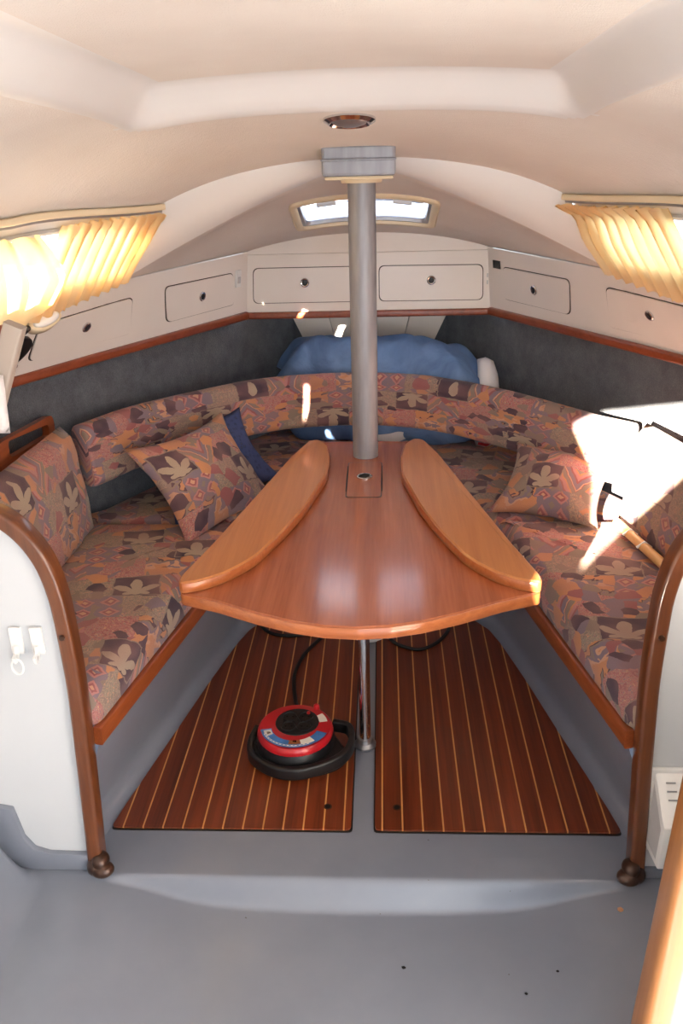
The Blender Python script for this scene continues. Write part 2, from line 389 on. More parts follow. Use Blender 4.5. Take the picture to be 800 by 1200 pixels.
def cushion(name, poly, z0, z1, mat, parent=None, r=.035, puff=.012, wr=.004, cen=None, uvrot=0.0):
    """upholstered slab: rounded edge, slightly crowned, soft wrinkles; UV is the unrolled cloth"""
    poly = resample(poly, .03); n = len(poly)
    cx_ = cen or (sum(p[0] for p in poly) / n, sum(p[1] for p in poly) / n); c = Vector(cx_)
    nr = []
    for i in range(n):
        t = Vector(poly[(i + 1) % n]) - Vector(poly[i - 1]); nr.append(Vector((t.y, -t.x)).normalized())
    rings = []; uv = []; ca, sa = math.cos(uvrot), math.sin(uvrot)
    def add(inset, z, unroll, f=0.0):
        ring = []
        for i in range(n):
            p = Vector(poly[i]) - nr[i] * inset; w = p
            if f: w = p.lerp(c, f)
            zz = z + (hashn(w.x, w.y, 2.2) * wr if f or unroll <= 0 else 0)
            ring.append((w.x, w.y, zz)); q = w + nr[i] * unroll; uv.append((q.x * ca - q.y * sa, q.x * sa + q.y * ca))
        rings.append(ring)
    h = z1 - z0
    add(.012, z0, h + .01); add(0, z0 + .012, h - .012)
    add(-.004, (z0 + z1) / 2, h / 2); add(0, z1 - r, r)
    for q in range(1, 5):
        a = q / 4 * math.pi / 2; add(r * (1 - math.cos(a)), z1 - r + r * math.sin(a), r * (1 - q / 4) * .6)
    for q in range(1, 11):
        f = q / 11; add(r, z1 + puff * (1 - (1 - f) ** 2), 0, f)
    o = loft(name, rings, mat, parent, True, True, uv, True)
    return o
def slab(name, O, A, B, N_, w, h, t, mat, parent=None, puff=.02, nx=18, ny=14, corner=.04, uvo=(0, 0), wr=.004, sag=0.0, pinch=0.0):
    """soft cushion: O origin corner, A and B unit directions, N_ outward; w,h size; t thickness"""
    O, A, B, N_ = Vector(O), Vector(A).normalized(), Vector(B).normalized(), Vector(N_).normalized()
    V = []; F = []; uv = []
    for sgn in (1, -1):
        for j in range(ny + 1):
            for i in range(nx + 1):
                u, v = i / nx, j / ny
                e = (min(u, 1 - u) * w, min(v, 1 - v) * h)
                q = lambda d_: math.sqrt(max(0.0, 1 - (1 - min(1, d_ / corner)) ** 2))
                prof = q(e[0]) * q(e[1])
                th_ = (t / 2) * prof + puff * (math.sin(math.pi * u) * math.sin(math.pi * v)) ** .7 if prof > 0 else 0
                th_ += wr * hashn(u * w, v * h, 4) * prof
                uu = u + pinch * (u - .5) * (abs(2 * v - 1) ** 2 - .6) * 2 * 0.5; vv_ = v + pinch * (v - .5) * (abs(2 * u - 1) ** 2 - .6) * 2 * 0.5
                p = O + A * (w * uu) + B * (h * vv_) + N_ * (sgn * th_) - Vector((0, 0, sag * math.sin(math.pi * u)))
                V.append(tuple(p)); uv.append((uvo[0] + u * w, uvo[1] + v * h))
    n = (nx + 1) * (ny + 1)
    for s_ in (0, 1):
        for j in range(ny):
            for i in range(nx):
                a = s_ * n + j * (nx + 1) + i; f = (a, a + 1, a + nx + 2, a + nx + 1); F.append(f if s_ == 0 else f[::-1])
    o = mesh(name, V, F, mat, parent, uv, True)
    bm = bmesh.new(); bm.from_mesh(o.data); bmesh.ops.remove_doubles(bm, verts=bm.verts, dist=1e-5); bm.to_mesh(o.data); bm.free()
    return o

# ================================================================== STRUCTURE
SIDES = ((-1, 'left'), (1, 'right'))
# ---- floor: lower sole, step, sill and the moulded tray around the wooden panels
def floor_z(x, y):
    ax = abs(x); zl = -.06 * (1 - sstep(.30, .68, ax))
    toe = min(1.436, 1.402 + .034 * (x / .5) ** 2)
    z = lerp(zl, 0, sstep(toe - .012, 1.442, y)) if y > toe - .012 else zl
    z += sstep(.735, .86, ax) * .20 * (1 - sstep(1.40, 1.46, y))
    return z - .006
xs = frange(-.88, .88, 88); ys = frange(-.42, 1.3, 22) + frange(1.32, 1.46, 28) + [1.5, 1.6, 2.0, 2.4, 2.8]
tag(sheet('floor', lambda x, y: (x, y, floor_z(x, y)), xs, ys, 'floor_paint'), 'grey painted cabin sole with a low curved step', 'floor', kind='structure')

# ---- ceiling
def rec_d(x, y):
    qx, qy, r = abs(x) - .46 + .07, y - 1.90 + .07, .07
    return r - (math.hypot(max(qx, 0), max(qy, 0)) + min(max(qx, qy), 0))
def ceil_p(u, y):
    x = u * rail_x(y); z = ceil_z(x, y); d_ = rec_d(x, y)
    if d_ > 0:
        zr = 1.588 + .03 * (1.9 - y) + .062 - .10 * x * x
        z = lerp(z, zr, sstep(0, .075, d_))
    return (x, y, z)
us = frange(-1, 1, 120); ys = frange(-.42, 1.6, 50) + frange(1.61, 2.43, 60)
tag(sheet('ceiling', ceil_p, us, ys, None, mats=['headliner', 'gelcoat'], mfn=lambda u, y: 1 if -.012 < rec_d(u * rail_x(y), y) < .085 else 0),
    'cream textured headlining with a smooth moulded recess', 'ceiling', kind='structure')
def arch_p(u, v):
    x0 = u * rail_x(2.43); a = (x0, 2.43, ceil_z(x0, 2.43)); b = fore(u, 0.0)
    p = lerp3(a, b, v); bul = math.sin(math.pi * v) * .012
    return (p[0], p[1] - bul, p[2] - bul)
tag(sheet('ceiling_arch', arch_p, frange(-1, 1, 60), frange(0, 1, 8), 'gelcoat'), 'smooth white moulded arch across the deck head', 'ceiling', kind='structure')
tag(sheet('ceiling_foredeck', lambda u, v: fore(u, v), frange(-1, 1, 80), frange(0, 1, 48), 'headliner',
    skip=lambda u, v: abs(fore(u, v)[0]) < .222 and 2.805 < fore(u, v)[1] < 3.015), 'cream lining under the foredeck with the hatch opening', 'ceiling', kind='structure')

# ---- hull sides with carpet, boxed in behind the lockers; front wall
def wall_pt(s, k_, side):
    bx, by = pline(FB, s); tx, ty = pline(FT, s)
    p = [(bx + .055, by, .10), (bx + .055, by, .965), (bx + .34, by + .10, .99), (bx + .34, by + .10, 1.19), (tx - .004, ty, 1.183)][k_]
    return (side * p[0], p[1], p[2])
for sd, nm in SIDES:
    ss = [-.33, -.2, -.1] + frange(0, 1, 40)
    V = [wall_pt(s, k_, sd) for s in ss for k_ in range(5)]; F = []; fm = []
    for a in range(len(ss) - 1):
        for k_ in range(4): F.append((a * 5 + k_, a * 5 + k_ + 1, a * 5 + k_ + 6, a * 5 + k_ + 5)); fm.append(0 if k_ == 0 else 1)
    o = mesh('wall_' + nm, V, F, None, mats=['carpet', 'gelcoat'], fmat=fm, smooth=False)
    tag(o, 'dark grey carpet lining on the %s hull side' % nm, 'wall', kind='structure')
    # cabin side with window opening
    pm = frange(0, 1, 50); sm_ = [0, .1, .22, .4, .6, .82, .92, 1]
    o = sheet('wall_cabin_' + nm, lambda p, s: cab(p, s, sd), pm, sm_, 'gelcoat', skip=lambda p, s: .06 < p < .62 and .22 < s < .82)
    tag(o, 'white sloping cabin side above the lockers on the %s' % nm, 'wall', kind='structure')
    w = thing('window_1' if sd < 0 else 'window_2', 'long cabin window behind the curtain on the %s' % nm, 'window', cab(.34, .22, sd), kind='structure')
    sheet('glass', lambda p, s: cab(p, s, sd, -.012), frange(.05, .63, 10), [.2, .84], 'window_glass', w)
    loop = [cab(p, .22, sd, .004) for p in frange(.06, .62, 12)] + [cab(.62, s, sd, .004) for s in (.42, .62)] + [cab(p, .82, sd, .004) for p in frange(.62, .06, 12)] + [cab(.06, s, sd, .004) for s in (.62, .42)]
    tube('frame', loop + [loop[0]], .007, 'gray_plastic', w, 6)
# bow wall and anchor-locker boards
tag(sheet('wall_front', lambda x, z: (x, 3.56, z), frange(-.5, .5, 4), [.1, .5, 1.0], 'carpet'), 'dark carpeted bulkhead in the bow recess', 'wall', kind='structure')
ab = thing('bow_locker_boards', 'four white upright boards closing the bow recess', 'panel', (0, 3.53, .45))
for a, b in ((-1, -.53), (-.52, -.02), (.02, .52), (.53, 1)):
    hw = lambda z: .115 + (z - .45) * .46
    prism_y('board', [(a * hw(.45), .45), (b * hw(.45), .45), (b * hw(.95), .95), (a * hw(.95), .95)], 3.52, 3.545, 'locker_white', ab, .002)

# ---- half bulkheads with their wooden edge
BK = [(.598, 0.0), (.588, .185), (.577, .40), (.573, .52), (.575, .64), (.580, .715), (.596, .785), (.628, .842), (.672, .880), (.74, .905), (.84, .915), (1.0, .918), (1.25, .918)]
for sd, nm in SIDES:
    inner = [Vector((p[0] + .012, 0, p[1])) for p in BK]
    poly = [(sd * (p[0] + .015), max(0, p[1] - (.015 if p[0] > .6 and p[1] > .5 else 0))) for p in BK] + [(sd * 1.25, .0)]
    bl = thing('wall_bulkhead_' + nm, 'white half bulkhead with a curved wooden edge on the %s' % nm, 'bulkhead', (sd * .7, 1.47, 0), kind='structure')
    prism_y('panel', poly if sd > 0 else poly[::-1], 1.462, 1.484, 'bulk_white', bl)
    path = [Vector((sd * (p[0] + .0155), 1.468, p[1])) for p in BK]
    path = catmull(path, 5)
    # offset the path into the panel along its normal on the curved top
    sweep('edge_moulding', path, rrect(.016, .024, .008), 'trim_wood_v', bl, up=(0, 1, 0), smooth=True, sharp=50)
    bm = bmesh.new()
    for c_, r_ in (((.608, 1.448, .012), (.022, .026, .022)), ((.592, 1.438, .010), (.027, .022, .018)), ((.597, 1.448, .026), (.020, .024, .020))):
        ret = bmesh.ops.create_icosphere(bm, subdivisions=3, radius=1.0)
        for v in ret['verts']: v.co = Vector((sd * (c_[0] + v.co.x * r_[0]), c_[1] + v.co.y * r_[1], max(-.004, c_[2] + v.co.z * r_[2])))
    from_bm('foot', bm, 'bronze', bl, True, 80)
    hs = 1.0 if sd < 0 else .45
    pz = [(.60, -.005), (.60, .040 * hs), (.715, .043 * hs), (.748, .056 * hs), (.767, .088 * hs), (.78, .17 * hs), (.87, .19 * hs), (.87, -.005)]
    prism_y('plinth', [(sd * x, z) for x, z in pz], 1.448, 1.464, 'floor_paint', bl, .003)
    for z in (.62,): lathe('screw_plug', [(.0, -.0285), (.006, -.0285), (.006, -.02)], (sd * .592, 1.468, z), 'bronze', bl, 10, 'y')

# ---- main cabin walls beside and behind the camera
SUN_GAP = [(-.634, 1.51), (-.567, 1.55), (-.270, 1.580), (-.225, 1.413), (-.478, 1.125), (-.535, 1.347)]   # invented aft opening, x and z, shaped to throw the sun patch
for sd, nm in SIDES:
    bm = bmesh.new(); X = sd * .862
    out = [bm.verts.new((X, y, z)) for y, z in ((-.42, .10), (1.46, .10), (1.46, 1.36), (-.42, 1.40))]
    es = [bm.edges.new((out[i], out[(i + 1) % 4])) for i in range(4)]
    bmesh.ops.triangle_fill(bm, edges=es, use_beauty=True)
    o = from_bm('wall_saloon_' + nm, bm, 'gelcoat' if sd < 0 else 'grey_bounce_damper'); tag(o, ('white moulded' if sd < 0 else 'unseen light-damping grey') + ' side of the passage on the %s' % nm, 'wall', kind='structure')  # unseen right side is made grey to damp bounced sunlight
    # lid closing the gap up to the headlining
    o = sheet('trim_1' if sd < 0 else 'trim_2', lambda a, b: (sd * lerp(.862, rail_x(b), a), b, lerp(1.36, ceil_z(rail_x(b), b) + .003, a)), [0, 1], frange(-.42, 1.95, 20), 'gelcoat')
    tag(o, 'white fillet between passage side and ceiling on the %s' % nm, 'trim', kind='structure')
    o = sheet('trim_3' if sd < 0 else 'trim_4', lambda a, z: (sd * a, 1.488, z), [.86, 1.6], [.05, 1.2], 'gelcoat'); tag(o, 'white return behind the half bulkhead on the %s' % nm, 'trim', kind='structure')
# unseen aft bulkhead; openings invented to admit skylight and shape the sun patch
bm = bmesh.new(); es = []
top = [(x, ceil_p(x / rail_x(-.42), -.42)[2] + .01) for x in frange(.80, -.80, 24)]
for lp in ([(-.86, -.12), (-.86, 1.36)][:0] + [(-.862, .0), (.862, .0), (.862, 1.38)] + top + [(-.862, 1.38)], SUN_GAP, [(.02, .10), (.76, .10), (.76, 1.33), (.62, 1.46), (.02, 1.58)]):
    vv_ = [bm.verts.new((x, -.42, z)) for x, z in lp]; es += [bm.edges.new((vv_[i], vv_[(i + 1) % len(vv_)])) for i in range(len(vv_))]
bmesh.ops.triangle_fill(bm, edges=es, use_beauty=True)
tag(from_bm('wall_aft', bm, 'gelcoat'), 'unseen white aft bulkhead with openings added for daylight', 'wall', kind='structure')
w = thing('sun_opening', 'added clear pane beside the companionway, shaped to throw the sun patch', 'window', (-.44, -.42, 1.16), kind='structure')
mesh('glass', [(x, -.426, z) for x, z in SUN_GAP], [tuple(range(len(SUN_GAP)))], 'window_glass', w, smooth=False)
tube('frame', [(x, -.416, z) for x, z in SUN_GAP + SUN_GAP[:1]], .006, 'black_rubber', w, 6, (0, 1, 0))
# low galley partition with its wooden jamb beside the camera
for sd, nm in SIDES[1:]:
    x0, y0, zt = .447, .93, .90
    jb = thing('wall_galley_' + nm, 'low partition with a pale wooden jamb on the %s' % nm, 'partition', (sd * .6, y0, -.06), kind='structure')
    prism_y('panel', [(sd * (x0 + .02), -.05), (sd * .87, -.05), (sd * .87, zt), (sd * (x0 + .05 * (sd > 0) + .02), zt)], y0 + .004, y0 + .028, 'bulk_white', jb)
    sweep('jamb', [(sd * (x0 + .020 + (.035 * t if sd > 0 else 0)), y0 + .016, lerp(-.05, zt + .02, t)) for t in frange(0, 1, 8)], rrect(.024, .028, .012), 'jamb_wood', jb, up=(0, 1, 0), sharp=60)

# ================================================================== SETTEES
FL = [(.618, 1.575), (.60, 1.66), (.535, 1.97), (.487, 2.205), (.437, 2.42), (.408, 2.51), (.343, 2.605), (.24, 2.665), (.10, 2.69), (0.0, 2.695)]
SE = [(.600, 1.488), (.560, 1.55), (.478, 1.97), (.432, 2.205), (.395, 2.40), (.365, 2.50), (.31, 2.60), (.22, 2.67), (.10, 2.70), (0.0, 2.705)]
SE[0] = (.572, 1.488)
FLb = [(.640, 1.488)] + FL[1:]
for sd, nm in SIDES:
    root = thing('settee_base', 'grey moulded settee front with a wooden edge on the %s side of the table' % ('port' if sd < 0 else 'starboard'), 'bench', (sd * .6, 2.0, 0))
    root['label'] = 'grey moulded settee front with wooden edge, beside the cable reel' if sd < 0 else 'grey moulded settee front with wooden edge, near the white heater box'
    A = catmull([(p[0] * sd, p[1], 0) for p in FLb], 5); Bq = catmull([(p[0] * sd, p[1], 0) for p in SE], 5)
    rows = []
    for of, zt, k_ in ((.0, -.004, 0), (.012, .001, 0), (.028, .012, 0), (.036, .03, 0), (.036, .055, .05), (.03, .15, .4), (0, .322, 1)):
        row = []
        for i in range(len(A)):
            t = A[min(i + 1, len(A) - 1)] - A[max(i - 1, 0)]; nrm = Vector((t.y, -t.x, 0)).normalized() * sd * -1
            if nrm.x * sd < 0 and nrm.y < 0: nrm = -nrm
            p = A[i] + nrm * of if k_ == 0 else (A[i] + nrm * .036).lerp(Bq[i], k_)
            row.append((p.x, p.y, zt))
        rows.append(row)
    loft('front_panel', rows, 'floor_paint', root, closed=False, caps=False)
    sweep('edge_trim', [(p.x, p.y, .343) for p in Bq], rrect(.011, .023, .006), 'seat_trim_wood', root, sharp=60)
    pl = [(sd * (p[0] + .03), p[1] + .01) for p in SE[:-1]] + [(sd * .02, 3.48), (sd * .29, 3.48), (sd * .46, 3.2), (sd * .84, 2.49), (sd * 1.01, 2.15), (sd * 1.2, 1.5)]
    prism('seat_board', pl if sd < 0 else pl[::-1], .34, .358, 'gelcoat', root)

for sd, nm in SIDES:
    who = 'left' if sd < 0 else 'right'
    pa = [(.568, 1.492), (.462, 2.06), (.396, 2.40), (.905, 2.40), (1.055, 2.12), (1.235, 1.492)]
    pf = [(.396, 2.404), (.362, 2.51), (.30, 2.61), (.16, 2.695), (.003, 2.71), (.003, 3.46), (.33, 3.46), (.505, 3.17), (.905, 2.404)]
    if sd < 0: pa, pf = mirror(pa), mirror(pf)
    pa = round_poly(pa, .025); pf = round_poly(pf, .025)
    if sd > 0: pass
    def ccw(p): return p if sum(p[i - 1][0] * p[i][1] - p[i][0] * p[i - 1][1] for i in range(len(p))) > 0 else p[::-1]
    o = cushion('seat_cushion', ccw(pa), .358, .462, 'fabric_seat', r=.038, puff=.008, wr=.006 if sd > 0 else .003, uvrot=.2 * sd)
    tag(o, 'patchwork seat cushion behind the half bulkhead with two white hooks' if sd < 0 else 'patchwork seat cushion with a wooden pole lying on it', 'cushion', 'seat cushions of the settee')
    o = cushion('seat_cushion', ccw(pf), .358, .468, 'fabric_seat', r=.035, puff=.006, wr=.003, uvrot=.2 * sd)
    tag(o, 'patchwork bow seat cushion under the navy and patchwork pillows' if sd < 0 else 'patchwork bow seat cushion under the single patchwork pillow', 'cushion', 'seat cushions of the settee')

# curved bolster round the bow
bp = [(-.838, 2.352, .690), (-.812, 2.40, .69), (-.735, 2.55, .688), (-.595, 2.73, .683), (-.38, 2.93, .678), (-.15, 3.015, .674), (.06, 3.02, .671), (.24, 2.965, .667), (.43, 2.83, .66), (.58, 2.67, .655), (.68, 2.545, .652), (.765, 2.455, .652), (.79, 2.43, .652)]
path = catmull(bp, 8); rings = []; uv = []; s_ = 0
prof = rrect(.036, .094, .030, 5)
per = [0]
for i in range(1, len(prof)): per.append(per[-1] + math.dist(prof[i], prof[i - 1]))
for i, p in enumerate(path):
    if i: s_ += (p - path[i - 1]).length
    t = (path[min(i + 1, len(path) - 1)] - path[max(i - 1, 0)]); t.z = 0; t.normalize(); sd_ = Vector((t.y, -t.x, 0))
    e = min(1, min(i, len(path) - 1 - i) / 3.0); e = .80 + .2 * math.sqrt(max(0, 1 - (1 - e) ** 2))
    ring = []
    for q, (a, b) in enumerate(prof):
        wz = hashn(p.x, b, 3) * .003
        w_ = p + sd_ * (a * e + .10 * 0 + b * -.12 + wz) + Vector((0, 0, b * (1 if e > .99 else .9 + .1 * e)))
        ring.append(tuple(w_)); uv.append((s_, per[q] + .02))
    rings.append(ring)
tag(loft('backrest_bolster', rings, 'fabric_bolster', uv=uv), 'long curved patchwork backrest bolster following the bow behind the table', 'cushion')

# upright back cushions by the bulkheads
for sd, nm in SIDES:
    if sd < 0: o = slab('back_cushion', (-.868, 1.50, .462), (0, 1, -.02), (-.05, -.10, 1), (1, 0, .06), .865, .35, .085, 'fabric_back', puff=.012, uvo=(0, 0), nx=26)
    else: o = slab('back_cushion', (.955, 1.50, .462), (-.165, .92, -.02), (.05, -.10, 1), (-.985, -.17, .06), .915, .33, .085, 'fabric_back', puff=.012, uvo=(.31, .2), nx=26)
    tag(o, 'upright patchwork back cushion below the slotted wooden rail at the carpet' if sd < 0 else 'upright patchwork back cushion behind the wooden pole in full sun', 'cushion', 'upright back cushions')
    # slotted wooden rail above it
    x0, x1 = (.945, .925)
    pr = thing('slotted_rail', 'reddish wooden rail with a long slot above the left back cushion' if sd < 0 else 'wooden rail with a long slot above the sunlit back cushion', 'rail', (sd * .94, 1.95, .74), 'slotted rails above the back cushions')
    bm = bmesh.new()
    outer = round_poly([(1.52, .755), (2.39, .728), (2.39, .812), (1.52, .884)], .028, 5)
    slots = [round_poly([(2.07, .786), (2.345, .763), (2.345, .795), (2.07, .832)], .014, 4), round_poly([(1.62, .81), (1.98, .79), (1.98, .838), (1.62, .86)], .014, 4)]
    es = []
    for lp in [outer] + slots:
        vv_ = [bm.verts.new((0, y, z)) for y, z in lp]; es += [bm.edges.new((vv_[i], vv_[(i + 1) % len(vv_)])) for i in range(len(vv_))]
    bmesh.ops.triangle_fill(bm, edges=es, use_beauty=True)
    r_ = bmesh.ops.extrude_face_region(bm, geom=bm.faces[:]); bmesh.ops.translate(bm, vec=(.02, 0, 0), verts=[g for g in r_['geom'] if isinstance(g, bmesh.types.BMVert)])
    bmesh.ops.translate(bm, vec=(.925 if sd > 0 else -.945, 0, 0), verts=bm.verts)
    from_bm('board', bm, 'seat_trim_wood', pr)

# loose pillows
def pillow(name, c, A, B, w, h, t, mat, uvo=(0, 0), pinch=.18):
    A, B = Vector(A).normalized(), Vector(B).normalized(); N_ = A.cross(B).normalized(); B = N_.cross(A)
    O = Vector(c) - A * w / 2 - B * h / 2
    return slab(name, O, A, B, N_, w, h, .02, mat, puff=t / 2, nx=20, ny=18, corner=.03, uvo=uvo, wr=.007, pinch=pinch)
o = pillow('throw_pillow', (-.50, 2.46, .585), (.52, .80, .02), (-.42, .20, .55), .40, .33, .13, 'fabric_pillow')
tag(o, 'square patchwork pillow leaning on the bolster in front of a navy pillow', 'pillow', 'loose pillows on the settee')
o = pillow('throw_pillow', (-.515, 2.60, .575), (.60, .75, .06), (-.40, .22, .55), .44, .27, .10, 'navy_cloth')
tag(o, 'navy blue pillow mostly hidden behind the leaning patchwork pillow', 'pillow', 'loose pillows on the settee')
o = pillow('throw_pillow', (.588, 2.49, .540), (.80, -.40, .02), (.30, .62, .34), .32, .30, .12, 'fabric_pillow', (.33, .21))
tag(o, 'patchwork pillow lying flat on the seat at the edge of the sun patch', 'pillow', 'loose pillows on the settee')

# wooden pole on the starboard seat
rt = thing('wooden_pole', 'pale round wooden pole lying on the seat cushion by the bulkhead', 'pole', (.79, 2.0, .47))
tube('shaft', [(.735, 2.30, .489), (.865, 1.60, .487)], .014, 'pole_wood', rt, 12)
for t in (.12, .24): tube('white_clip', [(.735 + .130 * t - .02, 2.30 - .7 * t, .487 + .0), (.735 + .130 * t, 2.30 - .7 * t, .504), (.735 + .130 * t + .02, 2.30 - .7 * t, .487)], .004, 'white_plastic', rt, 6)

# blue sail bag
bag = thing('sail_bag', 'crumpled blue canvas sail bag with white striped end behind the bolster', 'bag', (.05, 3.2, .468))
ax0, ax1 = Vector((-.345, 3.27, .66)), Vector((.425, 3.115, .655)); rings = []
def bagr(a, t):
    f_ = abs(math.sin(9 * t + 1.4 * math.sin(a * 1.0 + 2 * t))) ** 3; g_ = abs(math.sin(21 * t - 2.2 * a)) ** 4
    return 1.03 + .04 * math.sin(3 * a + 7 * t) - .07 * f_ - .045 * g_ + .02 * math.sin(31 * t + 5 * a)
for i in range(73):
    t = i / 72; p = ax0.lerp(ax1, t); e = math.sin(math.pi * min(1, min(t + .02, 1.02 - t) / .16) / 2) ** .55
    ring = []
    for q in range(56):
        a = 2 * math.pi * q / 56; r = .186 * e * bagr(a, t)
        sq = 1 + .10 * abs(math.sin(2 * a)); z = p.z + r * sq * math.sin(a) * (1.06 if t < .75 else 1.06 - .5 * (t - .75))
        ring.append((p.x + .02 * math.sin(4 * a + 3 * t), p.y + r * .74 * sq * math.cos(a), max(z, .472)))
    rings.append(ring)
loft('body', rings, 'blue_canvas', bag)
rings = []
for x, r in ((.0, .165), (.03, .172), (.055, .16), (.07, .12), (.075, .03)):
    rings.append([(.405 + x, 3.095 + r * .8 * math.cos(2 * math.pi * q / 24) - .03 * x, max(.474, .63 + r * math.sin(2 * math.pi * q / 24))) for q in range(24)])
ec = loft('end_panel', rings, 'white_canvas', bag)
for a0, mt in ((3.62, 'dark_blue_cloth'), (3.92, 'red_cloth')):
    V = [(.405 + x, 3.095 + (r + .003) * .8 * math.cos(a) - .03 * x - .002, max(.476, .63 + (r + .003) * math.sin(a))) for x, r in ((.0, .167), (.03, .174), (.055, .162)) for a in (a0, a0 + .14)]
    mesh('stripe', V, [(0, 1, 3, 2), (2, 3, 5, 4)], mt, ec)
V = []; F = []
for j in range(5):
    for i in range(13):
        x = .02 + .13 * i / 12; t = (x + .345) / .77; p = ax0.lerp(ax1, t); a = math.pi + .62 + .34 * j / 4
        r = .186 * bagr(a, t) * (1 + .1 * abs(math.sin(2 * a))) + .004
        V.append((p.x + .02 * math.sin(4 * a + 3 * t), p.y + r * .74 * math.cos(a), max(.476, p.z + r * math.sin(a) * 1.06)))
for j in range(4):
    for i in range(12): F.append((j * 13 + i, j * 13 + i + 1, (j + 1) * 13 + i + 1, (j + 1) * 13 + i))
mesh('white_patch', V, F, 'white_canvas', bag)

# ================================================================== LOCKERS
def fas_n(s, t, sd):
    e = 1e-3; a = Vector(fas(s + e, t, sd)) - Vector(fas(s - e, t, sd)); b = Vector(fas(s, t + e, sd)) - Vector(fas(s, t - e, sd))
    n_ = a.cross(b).normalized(); return n_ if n_.x * sd < 0 else -n_
def on_fas(sd):
    def g(s, t, off):
        return Vector(fas(s, t, sd)) + fas_n(s, t, sd) * off
    return g
def on_front(a, b, off): return Vector((a, 3.20 - off, b))
def plate(name, g, outline, o0, o1, mat, parent, ring=False):
    """thin plate with this outline lying on surface g"""
    n_ = len(outline); c = (sum(p[0] for p in outline) / n_, sum(p[1] for p in outline) / n_)
    R = [[g(p[0], p[1], o0) for p in outline], [g(p[0], p[1], o1) for p in outline]]
    for f_ in ((.06,) if ring else (.12, .25, .4, .55, .7, .85, .97)):
        R.append([g(lerp(p[0], c[0], f_), lerp(p[1], c[1], f_), o1) for p in outline])
    return loft(name, [[tuple(v) for v in r] for r in R], mat, parent, True, not ring, None, True, 35)
def ring_disc(name, c, n_, prof, mat, parent, seg=18):
    q = Vector(n_).normalized().to_track_quat('Z', 'Y').to_matrix()
    rings = [[tuple(Vector(c) + q @ Vector((r * math.cos(2 * math.pi * i / seg), r * math.sin(2 * math.pi * i / seg), h))) for i in range(seg)] for r, h in prof]
    return loft(name, rings, mat, parent, True, True, None, True, 40)
def door(g, nfn, quad, button, parent, label_=None):
    """quad: four (s,t) corners; rounded"""
    def outl(grow):
        c = (sum(p[0] for p in quad) / 4, sum(p[1] for p in quad) / 4)
        u = (max(p[0] for p in quad) - min(p[0] for p in quad)); v = (max(p[1] for p in quad) - min(p[1] for p in quad))
        q = [(p[0] + math.copysign(grow * u, p[0] - c[0]), p[1] + math.copysign(grow * v * 2.4, p[1] - c[1])) for p in quad]
        # rounded corners in the surface metric
        sx = (g(q[0][0], q[0][1], 0) - g(q[1][0], q[1][1], 0)).length / max(1e-6, abs(q[0][0] - q[1][0])); sy = (g(q[1][0], q[1][1], 0) - g(q[2][0], q[2][1], 0)).length / max(1e-6, abs(q[1][1] - q[2][1]))
        rp = round_poly([(p[0] * sx, p[1] * sy) for p in q], .022, 5); return resample_open([(p[0] / sx, p[1] / sy) for p in rp], sx, sy)
    d_ = plate('door', g, outl(0), .0, .0045, 'locker_white', parent)
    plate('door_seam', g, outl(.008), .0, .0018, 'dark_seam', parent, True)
    c = g(button[0], button[1], .0045); nn = nfn(*button)
    lk = ring_disc('lock_button', c, nn, [(.0165, 0), (.0165, .004), (.014, .006), (.0105, .005), (.0105, .001)], 'chrome', d_)
    ring_disc('keyhole', c, nn, [(.0105, .001), (.0105, .0035), (.006, .0045)], 'black_plastic', lk)
    return d_
def resample_open(p, sx, sy):
    out = []
    for i in range(len(p)):
        a, b = p[i], p[(i + 1) % len(p)]; L = math.hypot((a[0] - b[0]) * sx, (a[1] - b[1]) * sy); k_ = max(1, int(L / .03))
        for q in range(k_): out.append((lerp(a[0], b[0], q / k_), lerp(a[1], b[1], q / k_)))
    return out
DOORS = {-1: [([(.592, .70), (.370, .73), (.340, .215), (.562, .225)], (.468, .50)), ([(.280, .765), (.058, .73), (.046, .235), (.246, .235)], (.158, .50))],
         1: [([(.280, .752), (.060, .739), (.054, .248), (.249, .243)], (.161, .50)), ([(.60, .76), (.384, .753), (.348, .205), (.575, .20)], (.473, .525))]}
for sd, nm in SIDES:
    lk = thing('side_locker', 'white locker front with wooden lower edge and two oval doors, below the glowing curtains' if sd < 0 else 'white locker front with wooden lower edge and two doors, beside a small black plate', 'cabinet', fas(.5, 0, sd), 'lockers round the bow')
    g = on_fas(sd)
    sheet('face', lambda s, t: fas(s, t, sd), frange(0, 1, 30), frange(0, 1, 6), 'locker_white', lk)
    sheet('underside', lambda s, t: tuple(Vector(fas(s, 0, sd)) + Vector((sd * .06 * t, 0, .004 * t))), frange(0, 1, 30), [0, 1], 'locker_white', lk)
    sweep('wooden_edge', [tuple(Vector(fas(s, .0, sd)) + fas_n(max(.02, s), .1, sd) * .006) for s in frange(.006, 1, 30)], rrect(.014, .014, .008), 'locker_wood', lk, sharp=60)
    nf = lambda s, t, sd=sd: fas_n(s, t, sd)
    for q, b in DOORS[sd]: door(g, nf, q, b, lk)
    if sd < 0:
        p = plate('wall_switch', g, [(.030, .50), (.046, .50), (.046, .76), (.030, .76)], 0, .008, 'white_plastic', lk)
        plate('rocker', g, [(.034, .56), (.042, .56), (.042, .66), (.034, .66)], .008, .011, 'gray_plastic', p)
    else:
        plate('black_plate', g, [(.022, .70), (.048, .70), (.048, .82), (.022, .82)], 0, .004, 'black_plastic', lk)
fk = thing('bow_locker', 'white locker front facing aft across the bow behind the mast post', 'cabinet', (0, 3.2, .955), 'lockers round the bow')
V = []; N_ = 24
